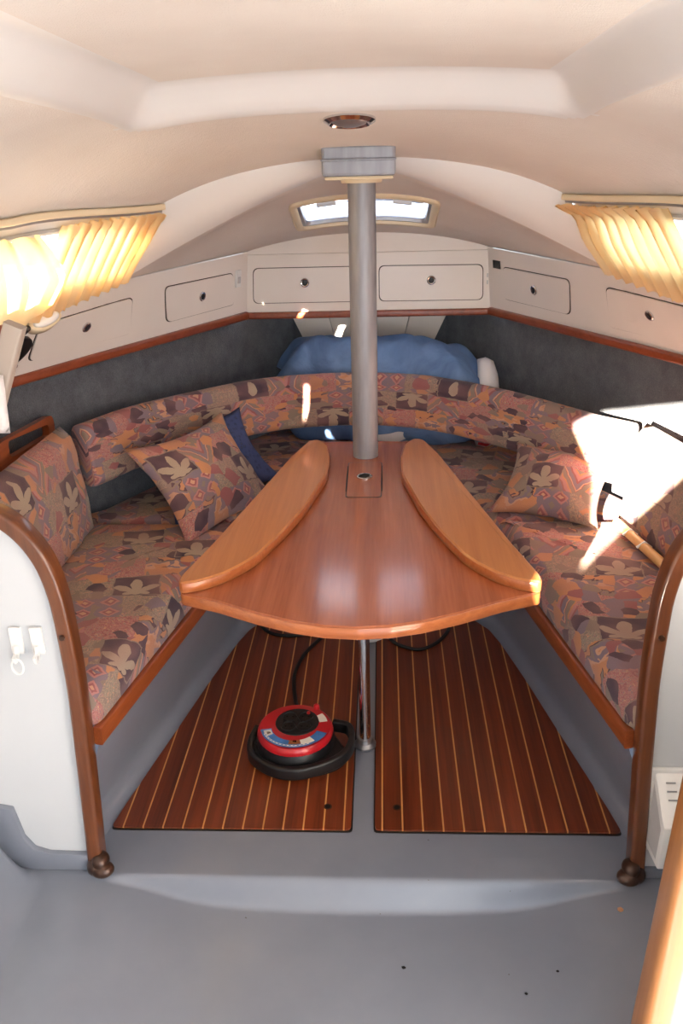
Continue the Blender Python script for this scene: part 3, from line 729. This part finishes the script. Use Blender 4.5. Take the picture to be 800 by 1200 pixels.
for i in range(N_ + 1):
    u = -1 + 2 * i / N_; x = u * .455; zt = fore(u, 1)[2] + .004
    V += [(x, 3.2, .955), (x, 3.2, 1.17), (x, 3.206, 1.172), (x, 3.206, zt)]
F = []
for i in range(N_):
    for q in range(3): F.append((i * 4 + q, i * 4 + q + 1, i * 4 + q + 5, i * 4 + q + 4))
mesh('face', V, F, 'locker_white', fk, smooth=False)
mesh('underside', [(-.46, 3.2, .957), (.46, 3.2, .957), (.40, 3.58, .957), (-.40, 3.58, .957)], [(0, 1, 2, 3)], 'locker_white', fk, smooth=False)
sweep('wooden_edge', [(-.448, 3.196, .952), (0, 3.196, .952), (.448, 3.196, .952)], rrect(.013, .012, .006), 'locker_wood', fk, sharp=60)
nf = lambda a, b: Vector((0, -1, 0))
door(on_front, nf, [(-.417, 1.122), (-.045, 1.122), (-.045, .998), (-.424, .998)], (-.230, 1.069), fk)
door(on_front, nf, [(.045, 1.122), (.419, 1.119), (.423, .996), (.045, .998)], (.234, 1.069), fk)
for z in (1.05, 1.075): plate('hinge_pin', on_front, [(.436, z), (.441, z), (.441, z + .014), (.436, z + .014)], 0, .004, 'gray_plastic', fk)
# loudspeaker in the left locker face, behind the slanted post
g = on_fas(-1)
sp = thing('loudspeaker', 'round black loudspeaker on the locker face beside the slanted post', 'speaker', tuple(g(.62, .42, 0)))
ring_disc('cone', g(.614, .43, .003), fas_n(.61, .5, -1), [(.056, -.004), (.056, .006), (.050, .008), (.03, .003), (.002, .004)], 'black_plastic', sp, 28)
ring_disc('screw', g(.597, .26, .006), fas_n(.61, .5, -1), [(.008, 0), (.008, .008), (.004, .011)], 'chrome', sp, 10)

# ================================================================== CURTAINS, RAILS, LAMP, HATCH
def curtain(name, sd, fwd, aft, bot, top, pleats, off, amp, label, ruffle=.045):
    root = thing(name, label, 'curtain', cab(.2, .05, sd), 'short pleated window curtains')
    def P(q, s):
        lo, hi = bot(q), top(q)
        t = lerp(lo, hi, s); p = lerp(fwd(t), aft(t), q)
        w_ = math.sin(q * pleats * 2 * math.pi) + .35 * math.sin(q * pleats * 4.3 * math.pi + 1 + 2 * s)
        dy = .006 * math.sin(q * pleats * 2 * math.pi + 1.2)
        return cab(p + dy, t, sd, off + amp * w_ * (1 if s < .9 else 1.25))
    nq = pleats * 12
    sheet('cloth', P, frange(0, 1, nq), [0, .07, .14, .25, .4, .55, .7, .8, .88, .94, 1.0], 'curtain_cloth', root)
    return root
pw = lambda ks: (lambda t: pline(ks, t)[0])
curtain('curtain', -1, pw([(-.2, .02), (.07, .018), (.5, .012), (1.03, .005)]), pw([(-.2, .40), (.2, .36), (1.03, .30)]),
        lambda q: lerp(.08, -.10, q) + .028 * math.sin(q * 9 * 2 * math.pi), lambda q: lerp(.985, .93, q ** 2) + .02 * math.sin(q * 9 * 2 * math.pi), 9, .03, .011, 'glowing yellow pleated curtain fully lit by the sun')
curtain('curtain', -1, pw([(-.1, .365), (.02, .355), (.18, .33), (.44, .300), (.75, .350), (.97, .395)]), pw([(-.1, .66), (1.0, .66)]),
        lambda q: lerp(.16, -.10, min(1, q * 2.2)), lambda q: .965 + .012 * math.sin(q * 6 * 2 * math.pi), 4, .056, .0035, 'yellow curtain with its loose corner flipped over the next curtain')
curtain('curtain', 1, pw([(-.2, .03), (.05, .02), (.5, .0), (.85, .03), (.97, -.015)]), pw([(-.2, .42), (.5, .36), (1.0, .315)]),
        lambda q: lerp(.06, -.10, q) + .02 * math.sin(q * 9 * 2 * math.pi), lambda q: .965 + .02 * math.sin(q * 9 * 2 * math.pi), 9, .03, .010, 'pale cream pleated curtain above the small black plate')
for sd, nm in SIDES:
    o = sweep('curtain_rail', [cab(p, .985, sd, .012) for p in frange(.005, .75, 24)], rrect(.008, .007, .002, 2), 'brushed')
    tag(o, 'thin metal curtain rail above the glowing yellow curtains' if sd < 0 else 'thin metal curtain rail above the pale cream curtain', 'curtain rail', 'curtain rails')
    o = sweep('trim_5' if sd < 0 else 'trim_6', [tuple(Vector(cab(p, 1.0, sd, .012)) + Vector((0, 0, .004))) for p in frange(.0, .75, 24)], rrect(.013, .008, .004, 3), 'cream_plastic')
    tag(o, 'cream edge strip over the curtain rail on the %s' % nm, 'trim', kind='structure')
lm = thing('reading_lamp', 'cream oval reading lamp under the curtain by the locker door', 'lamp', cab(.31, -.17, -1))
c = Vector(cab(.315, -.14, -1, .02)); A = Vector((.45, .9, .2)).normalized(); B = Vector((-.5, 0.1, .85)).normalized(); B = (B - A * B.dot(A)).normalized(); N_ = A.cross(B)
def oval(r1, r2, h): return [tuple(c + A * (r1 * math.cos(2 * math.pi * i / 28)) + B * (r2 * math.sin(2 * math.pi * i / 28)) + N_ * h) for i in range(28)]
if N_.x < 0: N_ = -N_
loft('base', [oval(.054, .022, -.02), oval(.054, .022, .002), oval(.050, .019, .006)], 'cream_plastic', lm)
loft('lens', [oval(.044, .016, .006), oval(.040, .014, .012), oval(.030, .009, .016), oval(.010, .003, .018)], 'white_plastic', lm)
ring_disc('switch', c - A * .066 + N_ * .0, N_, [(.008, -.012), (.008, .012), (.005, .015)], 'black_plastic', lm, 12)

hr = thing('deck_hatch', 'small rectangular foredeck hatch with cream frame and clear pane', 'hatch', (0, 2.905, fore(0, .57)[2]))
def hp(x, y, off): 
    v = (y - 2.5) / .71; return (x, y, fore(x / lerp(.70, .445, v), v, off)[2])
def hring(w_, y0, y1, r, off):
    pts = resample(round_poly([(-w_, y0), (w_, y0), (w_ * .985, y1), (-w_ * .985, y1)], r, 4), .03); return [hp(x, y, off) for x, y in pts]
def hloft(name, specs, mat):
    rr = [resample(round_poly([(-w_, y0), (w_, y0), (w_ * .985, y1), (-w_ * .985, y1)], r, 4), 10) for w_, y0, y1, r, off in specs]
    def dens(p): 
        out = []
        for i in range(len(p)):
            a, b = p[i], p[(i + 1) % len(p)]; k_ = 8 if math.dist(a, b) > .05 else 1
            for q in range(k_): out.append((lerp(a[0], b[0], q / k_), lerp(a[1], b[1], q / k_)))
        return out
    rings = [[hp(x, y, s[4]) for x, y in dens(p)] for p, s in zip(rr, specs)]
    return loft(name, rings, mat, hr, True, False, None, True, 40)
hloft('frame', [(.238, 2.79, 3.03, .03, -.004), (.238, 2.79, 3.03, .03, .006), (.233, 2.794, 3.026, .03, .011), (.219, 2.806, 3.014, .02, .011), (.213, 2.811, 3.010, .02, .005), (.213, 2.811, 3.010, .02, -.02)], 'cream_plastic')
hloft('inner_frame', [(.214, 2.810, 3.011, .02, .001), (.203, 2.818, 3.003, .018, .001), (.200, 2.820, 3.001, .018, -.012), (.214, 2.810, 3.011, .02, -.02)], 'brushed')
V = [hp(x, y, -.008) for y in (2.812, 2.9, 3.008) for x in frange(-.212, .212, 8)]
mesh('pane', V, [(j * 9 + i, j * 9 + i + 1, (j + 1) * 9 + i + 1, (j + 1) * 9 + i) for j in range(2) for i in range(8)], 'hatch_acrylic', hr)
for x in (-.12, .12): sweep('latch', [hp(x - .03, 2.835, .004), hp(x + .03, 2.835, .004)], rrect(.008, .008, .003), 'gray_plastic', hr)
sweep('crossbar', [hp(x, 2.94, -.045) for x in frange(-.19, .19, 6)], rrect(.010, .008, .003), 'brushed', hr)

o = thing('ceiling_light', 'small round chrome ceiling fitting ahead of the mast bracket', 'light', (0, 1.99, ceil_z(0, 1.99)))
n_ = Vector((0, -.185, -1))
c = Vector((-.012, 1.985, ceil_z(0, 1.985)))
ring_disc('rim', c, n_, [(.056, -.004), (.056, .006), (.046, .012), (.040, .006)], 'chrome', o, 28)
ring_disc('lens', c, n_, [(.041, .002), (.036, .010), (.018, .016), (.004, .017)], 'brushed', o, 28)
o['label'] = 'small round chrome ceiling fitting between the recess and the mast bracket'

# ================================================================== MAST POST
mp = thing('mast_post', 'round grey alloy mast post through the table with a bracket at the ceiling', 'post', (0, 2.5, 0))
prof = circ(.039, 28)
sweep('tube', [(-.002, 2.5, .006), (0, 2.5, .7), (0, 2.5, 1.446)], prof, 'mast_alloy', mp, up=(0, 1, 0), sharp=60)
lathe('foot_plate', [(.070, .0), (.070, .010), (.062, .016), (.044, .016)], (0, 2.5, 0), 'gray_plastic', mp, 28)
box('top_bracket', (-.002, 2.405, 1.486), (.186, .235, .074), 'mast_alloy', mp, .008)
box('bracket_lip', (-.002, 2.40, 1.488), (.190, .238, .006), 'mast_alloy', mp, .004)
box('cream_pad', (-.002, 2.41, 1.445), (.176, .21, .010), 'cream_plastic', mp, .005)
lathe('collar', [(.055, 1.428), (.058, 1.436), (.058, 1.444)], (0, 2.5, 0), 'cream_plastic', mp, 28)

# ================================================================== TABLE
tb = thing('saloon_table', 'varnished wooden saloon table with two folded leaves around the mast post', 'table', (0, 1.95, 0))
half = [(.388, 1.628), (.384, 1.602), (.30, 1.567), (.211, 1.518), (.13, 1.482), (.065, 1.464), (0, 1.458)]
far = [(.158, 2.635), (.02, 2.645)]
tp = [(-.158, 2.635)] + [(-p[0], p[1]) for p in half] + [(p[0], p[1]) for p in half[-2::-1]] + [(.158, 2.635), (0, 2.648)]
tp = round_poly(tp, [.02] + [.006] * (len(tp) - 3) + [.02, 0], 3)
prism('tabletop', tp, .606, .635, 'table_wood', tb, .004)
# veneer edge band around the top
edge = [Vector((p[0], p[1], .6195)) for p in tp]
sweep('edge_band', edge + edge[:1], rrect(.0015, .0125, .0008, 1), 'edge_wood', tb, sharp=60)
lf = [(.386, 1.600), (.389, 1.630), (.349, 1.80), (.292, 2.08), (.224, 2.42), (.182, 2.575), (.150, 2.585), (.122, 2.53), (.108, 2.42), (.108, 2.26), (.148, 2.03), (.19, 1.87), (.236, 1.735), (.262, 1.69), (.298, 1.643), (.34, 1.612), (.37, 1.60)]
for sd in (-1, 1):
    pts = [(sd * p[0], p[1]) for p in lf]
    if sd > 0: pts = pts[::-1]
    pts = round_poly(pts, .02, 2)
    L_ = prism('folded_leaf', pts, .6365, .6625, 'leaf_wood', tb, .004)
    e_ = [Vector((p[0], p[1], .6485)) for p in pts]
    sweep('edge_band', e_ + e_[:1], rrect(.0012, .0105, .0006, 1), 'edge_wood', L_, sharp=60)
    for y in (1.75, 2.3): box('hinge', (sd * pline([(1.75, .372), (2.3, .258)], y)[0], y, .628), (.012, .06, .018), 'brushed', L_, .002)
ld = prism('lid', round_poly([(-.047, 2.15), (.047, 2.15), (.049, 2.43), (-.049, 2.43)], .012), .630, .6362, 'table_wood', tb)
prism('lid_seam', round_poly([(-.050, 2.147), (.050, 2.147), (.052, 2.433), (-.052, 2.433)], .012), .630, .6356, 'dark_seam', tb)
for s_ in (-1, 1):
    mesh('lid_slot_shade', [(s_ * .0485, 2.19, .6366), (s_ * .0515, 2.19, .6366), (s_ * .0525, 2.40, .6366), (s_ * .0495, 2.40, .6366)], [(0, 1, 2, 3)], 'hole_shade_and_speck', ld, smooth=False)  # flat dark strips on solid wood; slot shade painted by colour
rg = lathe('ring_pull', [(.023, 0), (.023, .003), (.020, .005), (.016, .003)], (0, 2.305, .636), 'chrome', ld, 24)
lathe('ring_hole_shade', [(.0165, .0), (.0165, .0046), (.004, .0046)], (0, 2.305, .636), 'hole_shade_and_speck', rg, 20)  # solid black disc; shade inside the ring painted by colour
lg = lathe('leg', [(.0155, .0), (.0155, .6)], (0, 1.905, .006), 'chrome', tb, 24)
lathe('leg_foot', [(.030, 0), (.030, .006), (.022, .014), (.020, .026), (.0155, .028)], (0, 1.905, -.004), 'brushed', lg, 24)
lathe('leg_socket', [(.0155, 0), (.045, .006), (.045, .012)], (0, 1.905, .594), 'brushed', lg, 24)
box('bearer', (0, 2.1, .592), (.09, .75, .028), 'table_wood', tb, .004)

# ================================================================== FLOOR PANELS (planks with pale inlay between)
OUT_R = [(.029, 1.580), (.614, 1.580)] + FL[1:7] + [(.24, 2.655), (.029, 2.685)]
OUT_R = round_poly(OUT_R, [.02, .015] + [.0] * 3 + [.01, .02, .03, .03, .0] + [0] * 2, 4) if len(OUT_R) == 12 else round_poly(OUT_R, .012, 3)
for sd, nm in SIDES:
    ol = OUT_R if sd > 0 else mirror(OUT_R)
    root = thing('floor_panel', 'red-brown striped wooden floor panel under the cable reel' if sd < 0 else 'red-brown striped wooden floor panel without the cable reel', 'floor panel', (sd * .3, 2.0, 0), 'striped wooden floor panels')
    if sum(ol[i - 1][0] * ol[i][1] - ol[i][0] * ol[i - 1][1] for i in range(len(ol))) < 0: ol = ol[::-1]
    c = (sum(p[0] for p in ol) / len(ol), sum(p[1] for p in ol) / len(ol))
    gp = [(c[0] + (p[0] - c[0]) * 1.010, c[1] + (p[1] - c[1]) * 1.005) for p in ol]
    prism('gasket', gp, -.007, -.0045, 'black_rubber', root)
    prism('inlay_base', [(c[0] + (p[0] - c[0]) * .993, c[1] + (p[1] - c[1]) * .996) for p in ol], -.006, .0016, 'holly', root)
    # planks: pitch 49 mm, 4 mm pale joints; measured joints start 0.046 m off the centreline
    x0 = .029; joints = [.0465 + .0490 * i for i in range(13)]
    edges = [x0] + joints + [.70]
    for i in range(len(edges) - 1):
        a = edges[i] + (.002 if i else 0); b = edges[i + 1] - .002
        q = clip(clip(ol, -sd, 0, -a), sd, 0, b)
        q2 = []
        for p in q:
            if not q2 or math.dist(p, q2[-1]) > 4e-4: q2.append(p)
        if len(q2) > 2 and math.dist(q2[0], q2[-1]) < 4e-4: q2.pop()
        if len(q2) > 2 and max(p[0] for p in q2) - min(p[0] for p in q2) > .003:
            prism('plank', q2, -.002, .0022, 'teak_plank', root, smooth=False)
    fx = -.089 if sd < 0 else .083
    fh = lathe('finger_hole', [(.0105, 0), (.0105, .0006), (.007, .0006)], (fx, 1.656, .002), 'bronze', root, 16)
    lathe('hole_shade', [(.007, 0), (.007, .0010), (.001, .0010)], (fx, 1.656, .002), 'hole_shade_and_speck', fh, 16)  # solid black disc; shade of the finger opening painted by colour

# ================================================================== CABLE REEL AND CABLES
rc = Vector((-.187, 1.868, 0.0))
rl = thing('cable_reel', 'red and black extension cable reel lying on the striped floor', 'cable reel', (rc.x, rc.y, .002))
lathe('drum', [(.075, .004), (.100, .010), (.106, .03), (.106, .05), (.100, .066)], (rc.x, rc.y, 0), 'black_plastic', rl, 36)
fr_ = lathe('face', [(.100, .062), (.103, .070), (.101, .080), (.096, .085), (.060, .087)], (rc.x, rc.y, 0), 'red_plastic', rl, 40)
hb = lathe('socket_plate', [(.060, .086), (.058, .0885), (.010, .0885)], (rc.x + .004, rc.y + .016, 0), 'black_plastic', rl, 32)
for a in range(4):
    an = math.radians(45 + 90 * a); sx_, sy_ = rc.x + .004 + .030 * math.cos(an), rc.y + .016 + .030 * math.sin(an)
    sk = lathe('socket', [(.021, .088), (.021, .0925), (.018, .0925), (.017, .0890)], (sx_, sy_, 0), 'black_rubber', hb, 20)
    for q in (-1, 1): lathe('pin_hole_shade', [(.0028, .0888), (.0028, .0894), (.0005, .0894)], (sx_ + .008 * q, sy_, 0), 'hole_shade_and_speck', sk, 8)  # small black discs paint the shade of the pin openings
lathe('red_button', [(.005, .088), (.005, .093), (.003, .094)], (rc.x + .032, rc.y + .052, 0), 'red_plastic', hb, 12)
lathe('winding_knob', [(.009, .080), (.008, .094), (.004, .098)], (rc.x + .052, rc.y + .082, 0), 'red_plastic', fr_, 14)
def sector(name, r0, r1, a0, a1, z, mat, parent, n=14):
    V = []
    for i in range(n + 1):
        a = math.radians(lerp(a0, a1, i / n)); V += [(rc.x + r0 * math.cos(a), rc.y + r0 * math.sin(a), z), (rc.x + r1 * math.cos(a), rc.y + r1 * math.sin(a), z)]
    return mesh(name, V, [(2 * i, 2 * i + 1, 2 * i + 3, 2 * i + 2) for i in range(n)], mat, parent, smooth=False)
# face cone height between r=.060 (.087) and .096 (.085): label lies just above
lb = sector('label', .064, .093, 192, 340, .0880, 'label_blue', fr_, 24)
sector('print_band', .083, .0885, 205, 300, .0884, 'paper_white', lb, 20)
for a0, a1, r0, r1, mt in ((196, 214, .066, .086, 'paper_white'), (202, 209, .070, .080, 'label_brown'), (262, 286, .064, .080, 'label_brown'), (286, 312, .064, .086, 'paper_white'), (270, 278, .064, .072, 'hole_shade_and_speck')):
    sector('print', r0, r1, a0, a1, .0885, mt, lb, 6)
for i in range(13): sector('print', .0845, .0872, 208 + i * 7, 212 + i * 7, .0887, 'ink_blue', lb, 1)
sector('white_sticker', .066, .088, 12, 38, .0882, 'paper_white', fr_, 6)
# carrying frame and handle
hz = .040
frame = catmull([(-.108, .045, hz), (-.122, 0, hz - .012), (-.112, -.055, hz - .014), (-.06, -.105, hz - .012), (0, -.122, hz - .012), (.06, -.108, hz - .010), (.112, -.085, hz - .004), (.142, -.05, hz), (.152, .0, hz), (.140, .045, hz + .004), (.098, .058, hz + .006)], 6)
cr = [(rc.x + v.x * .96, rc.y + v.y * .96) for v in frame[:44]] + [(rc.x + .09, rc.y + .06), (rc.x, rc.y + .10), (rc.x - .07, rc.y + .085)]
prism('cradle', cr, .003, .040, 'black_plastic', rl, .006)
sweep('handle', [rc + v for v in frame], rrect(.009, .018, .006), 'black_plastic', rl, sharp=60)
cb = catmull([(-.180, 1.965, .060), (-.198, 2.03, .03), (-.212, 2.10, .009), (-.226, 2.20, .008), (-.222, 2.27, .008), (-.200, 2.36, .008), (-.150, 2.46, .008), (-.10, 2.54, .008), (-.07, 2.60, .009)], 8)
tube('cable', cb, .006, 'black_rubber', rl, 8)
o = tube('power_cable', catmull([(-.398, 2.62, .03), (-.385, 2.56, .008), (-.345, 2.49, .008), (-.29, 2.462, .008), (-.22, 2.468, .008), (-.16, 2.50, .008), (-.11, 2.56, .016), (-.10, 2.60, .030)], 8), .006, 'black_rubber')
tag(o, 'black cable looping over the floor panel that carries the reel', 'cable', 'loose black cables')
o = tube('power_cable', catmull([(.047, 2.56, .03), (.048, 2.51, .024), (.068, 2.455, .009), (.10, 2.405, .008), (.165, 2.376, .008), (.225, 2.415, .008), (.268, 2.49, .008), (.28, 2.56, .008), (.285, 2.62, .012)], 8), .006, 'black_rubber')
tag(o, 'black cable looping over the floor panel without the reel', 'cable', 'loose black cables')

# ================================================================== SMALL THINGS ON THE BULKHEADS
for k_, (x, z, sag_) in enumerate(((-.694, .605, True), (-.651, .605, False))):
    hk = thing('adhesive_hook', 'small white plastic hook with a hanging ring on the white bulkhead' if sag_ else 'small white plastic hook without a ring, next to the wooden bulkhead edge', 'hook', (x, 1.462, z - .03), 'white hooks on the bulkhead')
    box('base', (x, 1.4575, z), (.026, .009, .062), 'white_plastic', hk, .003)
    sweep('hook', catmull([(x, 1.452, z - .01), (x, 1.446, z - .028), (x, 1.438, z - .034), (x, 1.434, z - .022)], 4), rrect(.009, .0025, .002), 'white_plastic', hk, up=(1, 0, 0))
    if sag_: tube('ring', [(x + .012 * math.cos(a), 1.440, z - .052 + .018 * math.sin(a)) for a in frange(0, 2 * math.pi, 20)], .0022, 'white_plastic', hk, 6, (0, 1, 0))
ht = thing('heater_box', 'white wall box with vents and a small blue mark on the right bulkhead', 'wall box', (.70, 1.46, .08))
box('back_plate', (.705, 1.457, .185), (.185, .010, .222), 'white_plastic', ht, .004)
bx_ = [(1.455, .088), (1.372, .100), (1.366, .215), (1.392, .232), (1.455, .288)]
bm = bmesh.new(); vb = [bm.verts.new((.622, y, z)) for y, z in bx_]; f = bm.faces.new(vb); r_ = bmesh.ops.extrude_face_region(bm, geom=[f])
bmesh.ops.translate(bm, vec=(.17, 0, 0), verts=[g_ for g_ in r_['geom'] if isinstance(g_, bmesh.types.BMVert)])
bmesh.ops.bevel(bm, geom=bm.edges[:], offset=.004, segments=2, profile=.5, affect='EDGES'); from_bm('casing', bm, 'white_plastic', ht, True, 40)
mesh('side_panel', [(.6214, 1.448, .11), (.6214, 1.385, .115), (.6214, 1.380, .20), (.6214, 1.448, .262)], [(0, 1, 2, 3)], 'gray_plastic', ht, smooth=False)
box('blue_mark', (.683, 1.3685, .137), (.014, .002, .014), 'ink_blue', ht, 0)
box('mark_line', (.682, 1.3685, .124), (.026, .002, .002), 'ink_gray', ht, 0)
sl = Vector((0, .063, .056)).normalized(); rot = Matrix.Rotation(math.atan2(.056, .063), 3, 'X')
for i in range(3): box('vent_slot', (.650, 1.410 + i * .013, .2505 + i * .0116), (.02, .003, .0015), 'ink_gray', ht, 0, rot)
for i in range(5): box('print_dash', (.675 + i * .014, 1.424, .2625), (.009, .003, .0015), 'ink_gray', ht, 0, rot)

po = thing('slanted_post', 'slanted cream post with a wooden inner panel above the left half bulkhead', 'post', (-.70, 1.50, .92))
e0, e1 = Vector((-.601, 1.50, 1.235)), Vector((-.742, 1.50, .915))
sweep('post', [e1, e0], rrect(.018, .014, .005), 'post_beige', po, up=(0, 1, 0), sharp=60)
prism_y('panel', [(-.613, 1.235), (-.74, .96), (-.86, .96), (-.80, 1.235)], 1.495, 1.507, 'locker_wood', po)
tw = slab('hanging_cloth', (-.72, 1.475, 1.04), (1, 0, .0), (.06, 0, 1), (0, -1, 0), .085, .11, .012, 'towel', puff=.004, nx=8, ny=8, corner=.01)
tag(tw, 'corner of a pale cloth hanging in front of the slanted cream post', 'cloth')
for k_, (x, y, sx_) in enumerate(((.560, 1.375, .007), (.09, 1.26, .004), (.335, 1.205, .003), (.405, 1.25, .003))):
    bm = bmesh.new(); bmesh.ops.create_icosphere(bm, subdivisions=1, radius=sx_)
    for v in bm.verts: v.co.z *= .35; v.co.x *= 1 + .5 * random.random()
    bmesh.ops.translate(bm, vec=(x, y, floor_z(x, y) + sx_ * .3), verts=bm.verts)
    o = from_bm('crumb', bm, 'crumb' if k_ == 0 else 'hole_shade_and_speck')
    tag(o, 'orange paint crumb on the grey floor by the wooden jamb' if k_ == 0 else 'tiny dark speck of dirt on the grey floor', 'crumb', None if k_ == 0 else 'dark specks on the grey floor')
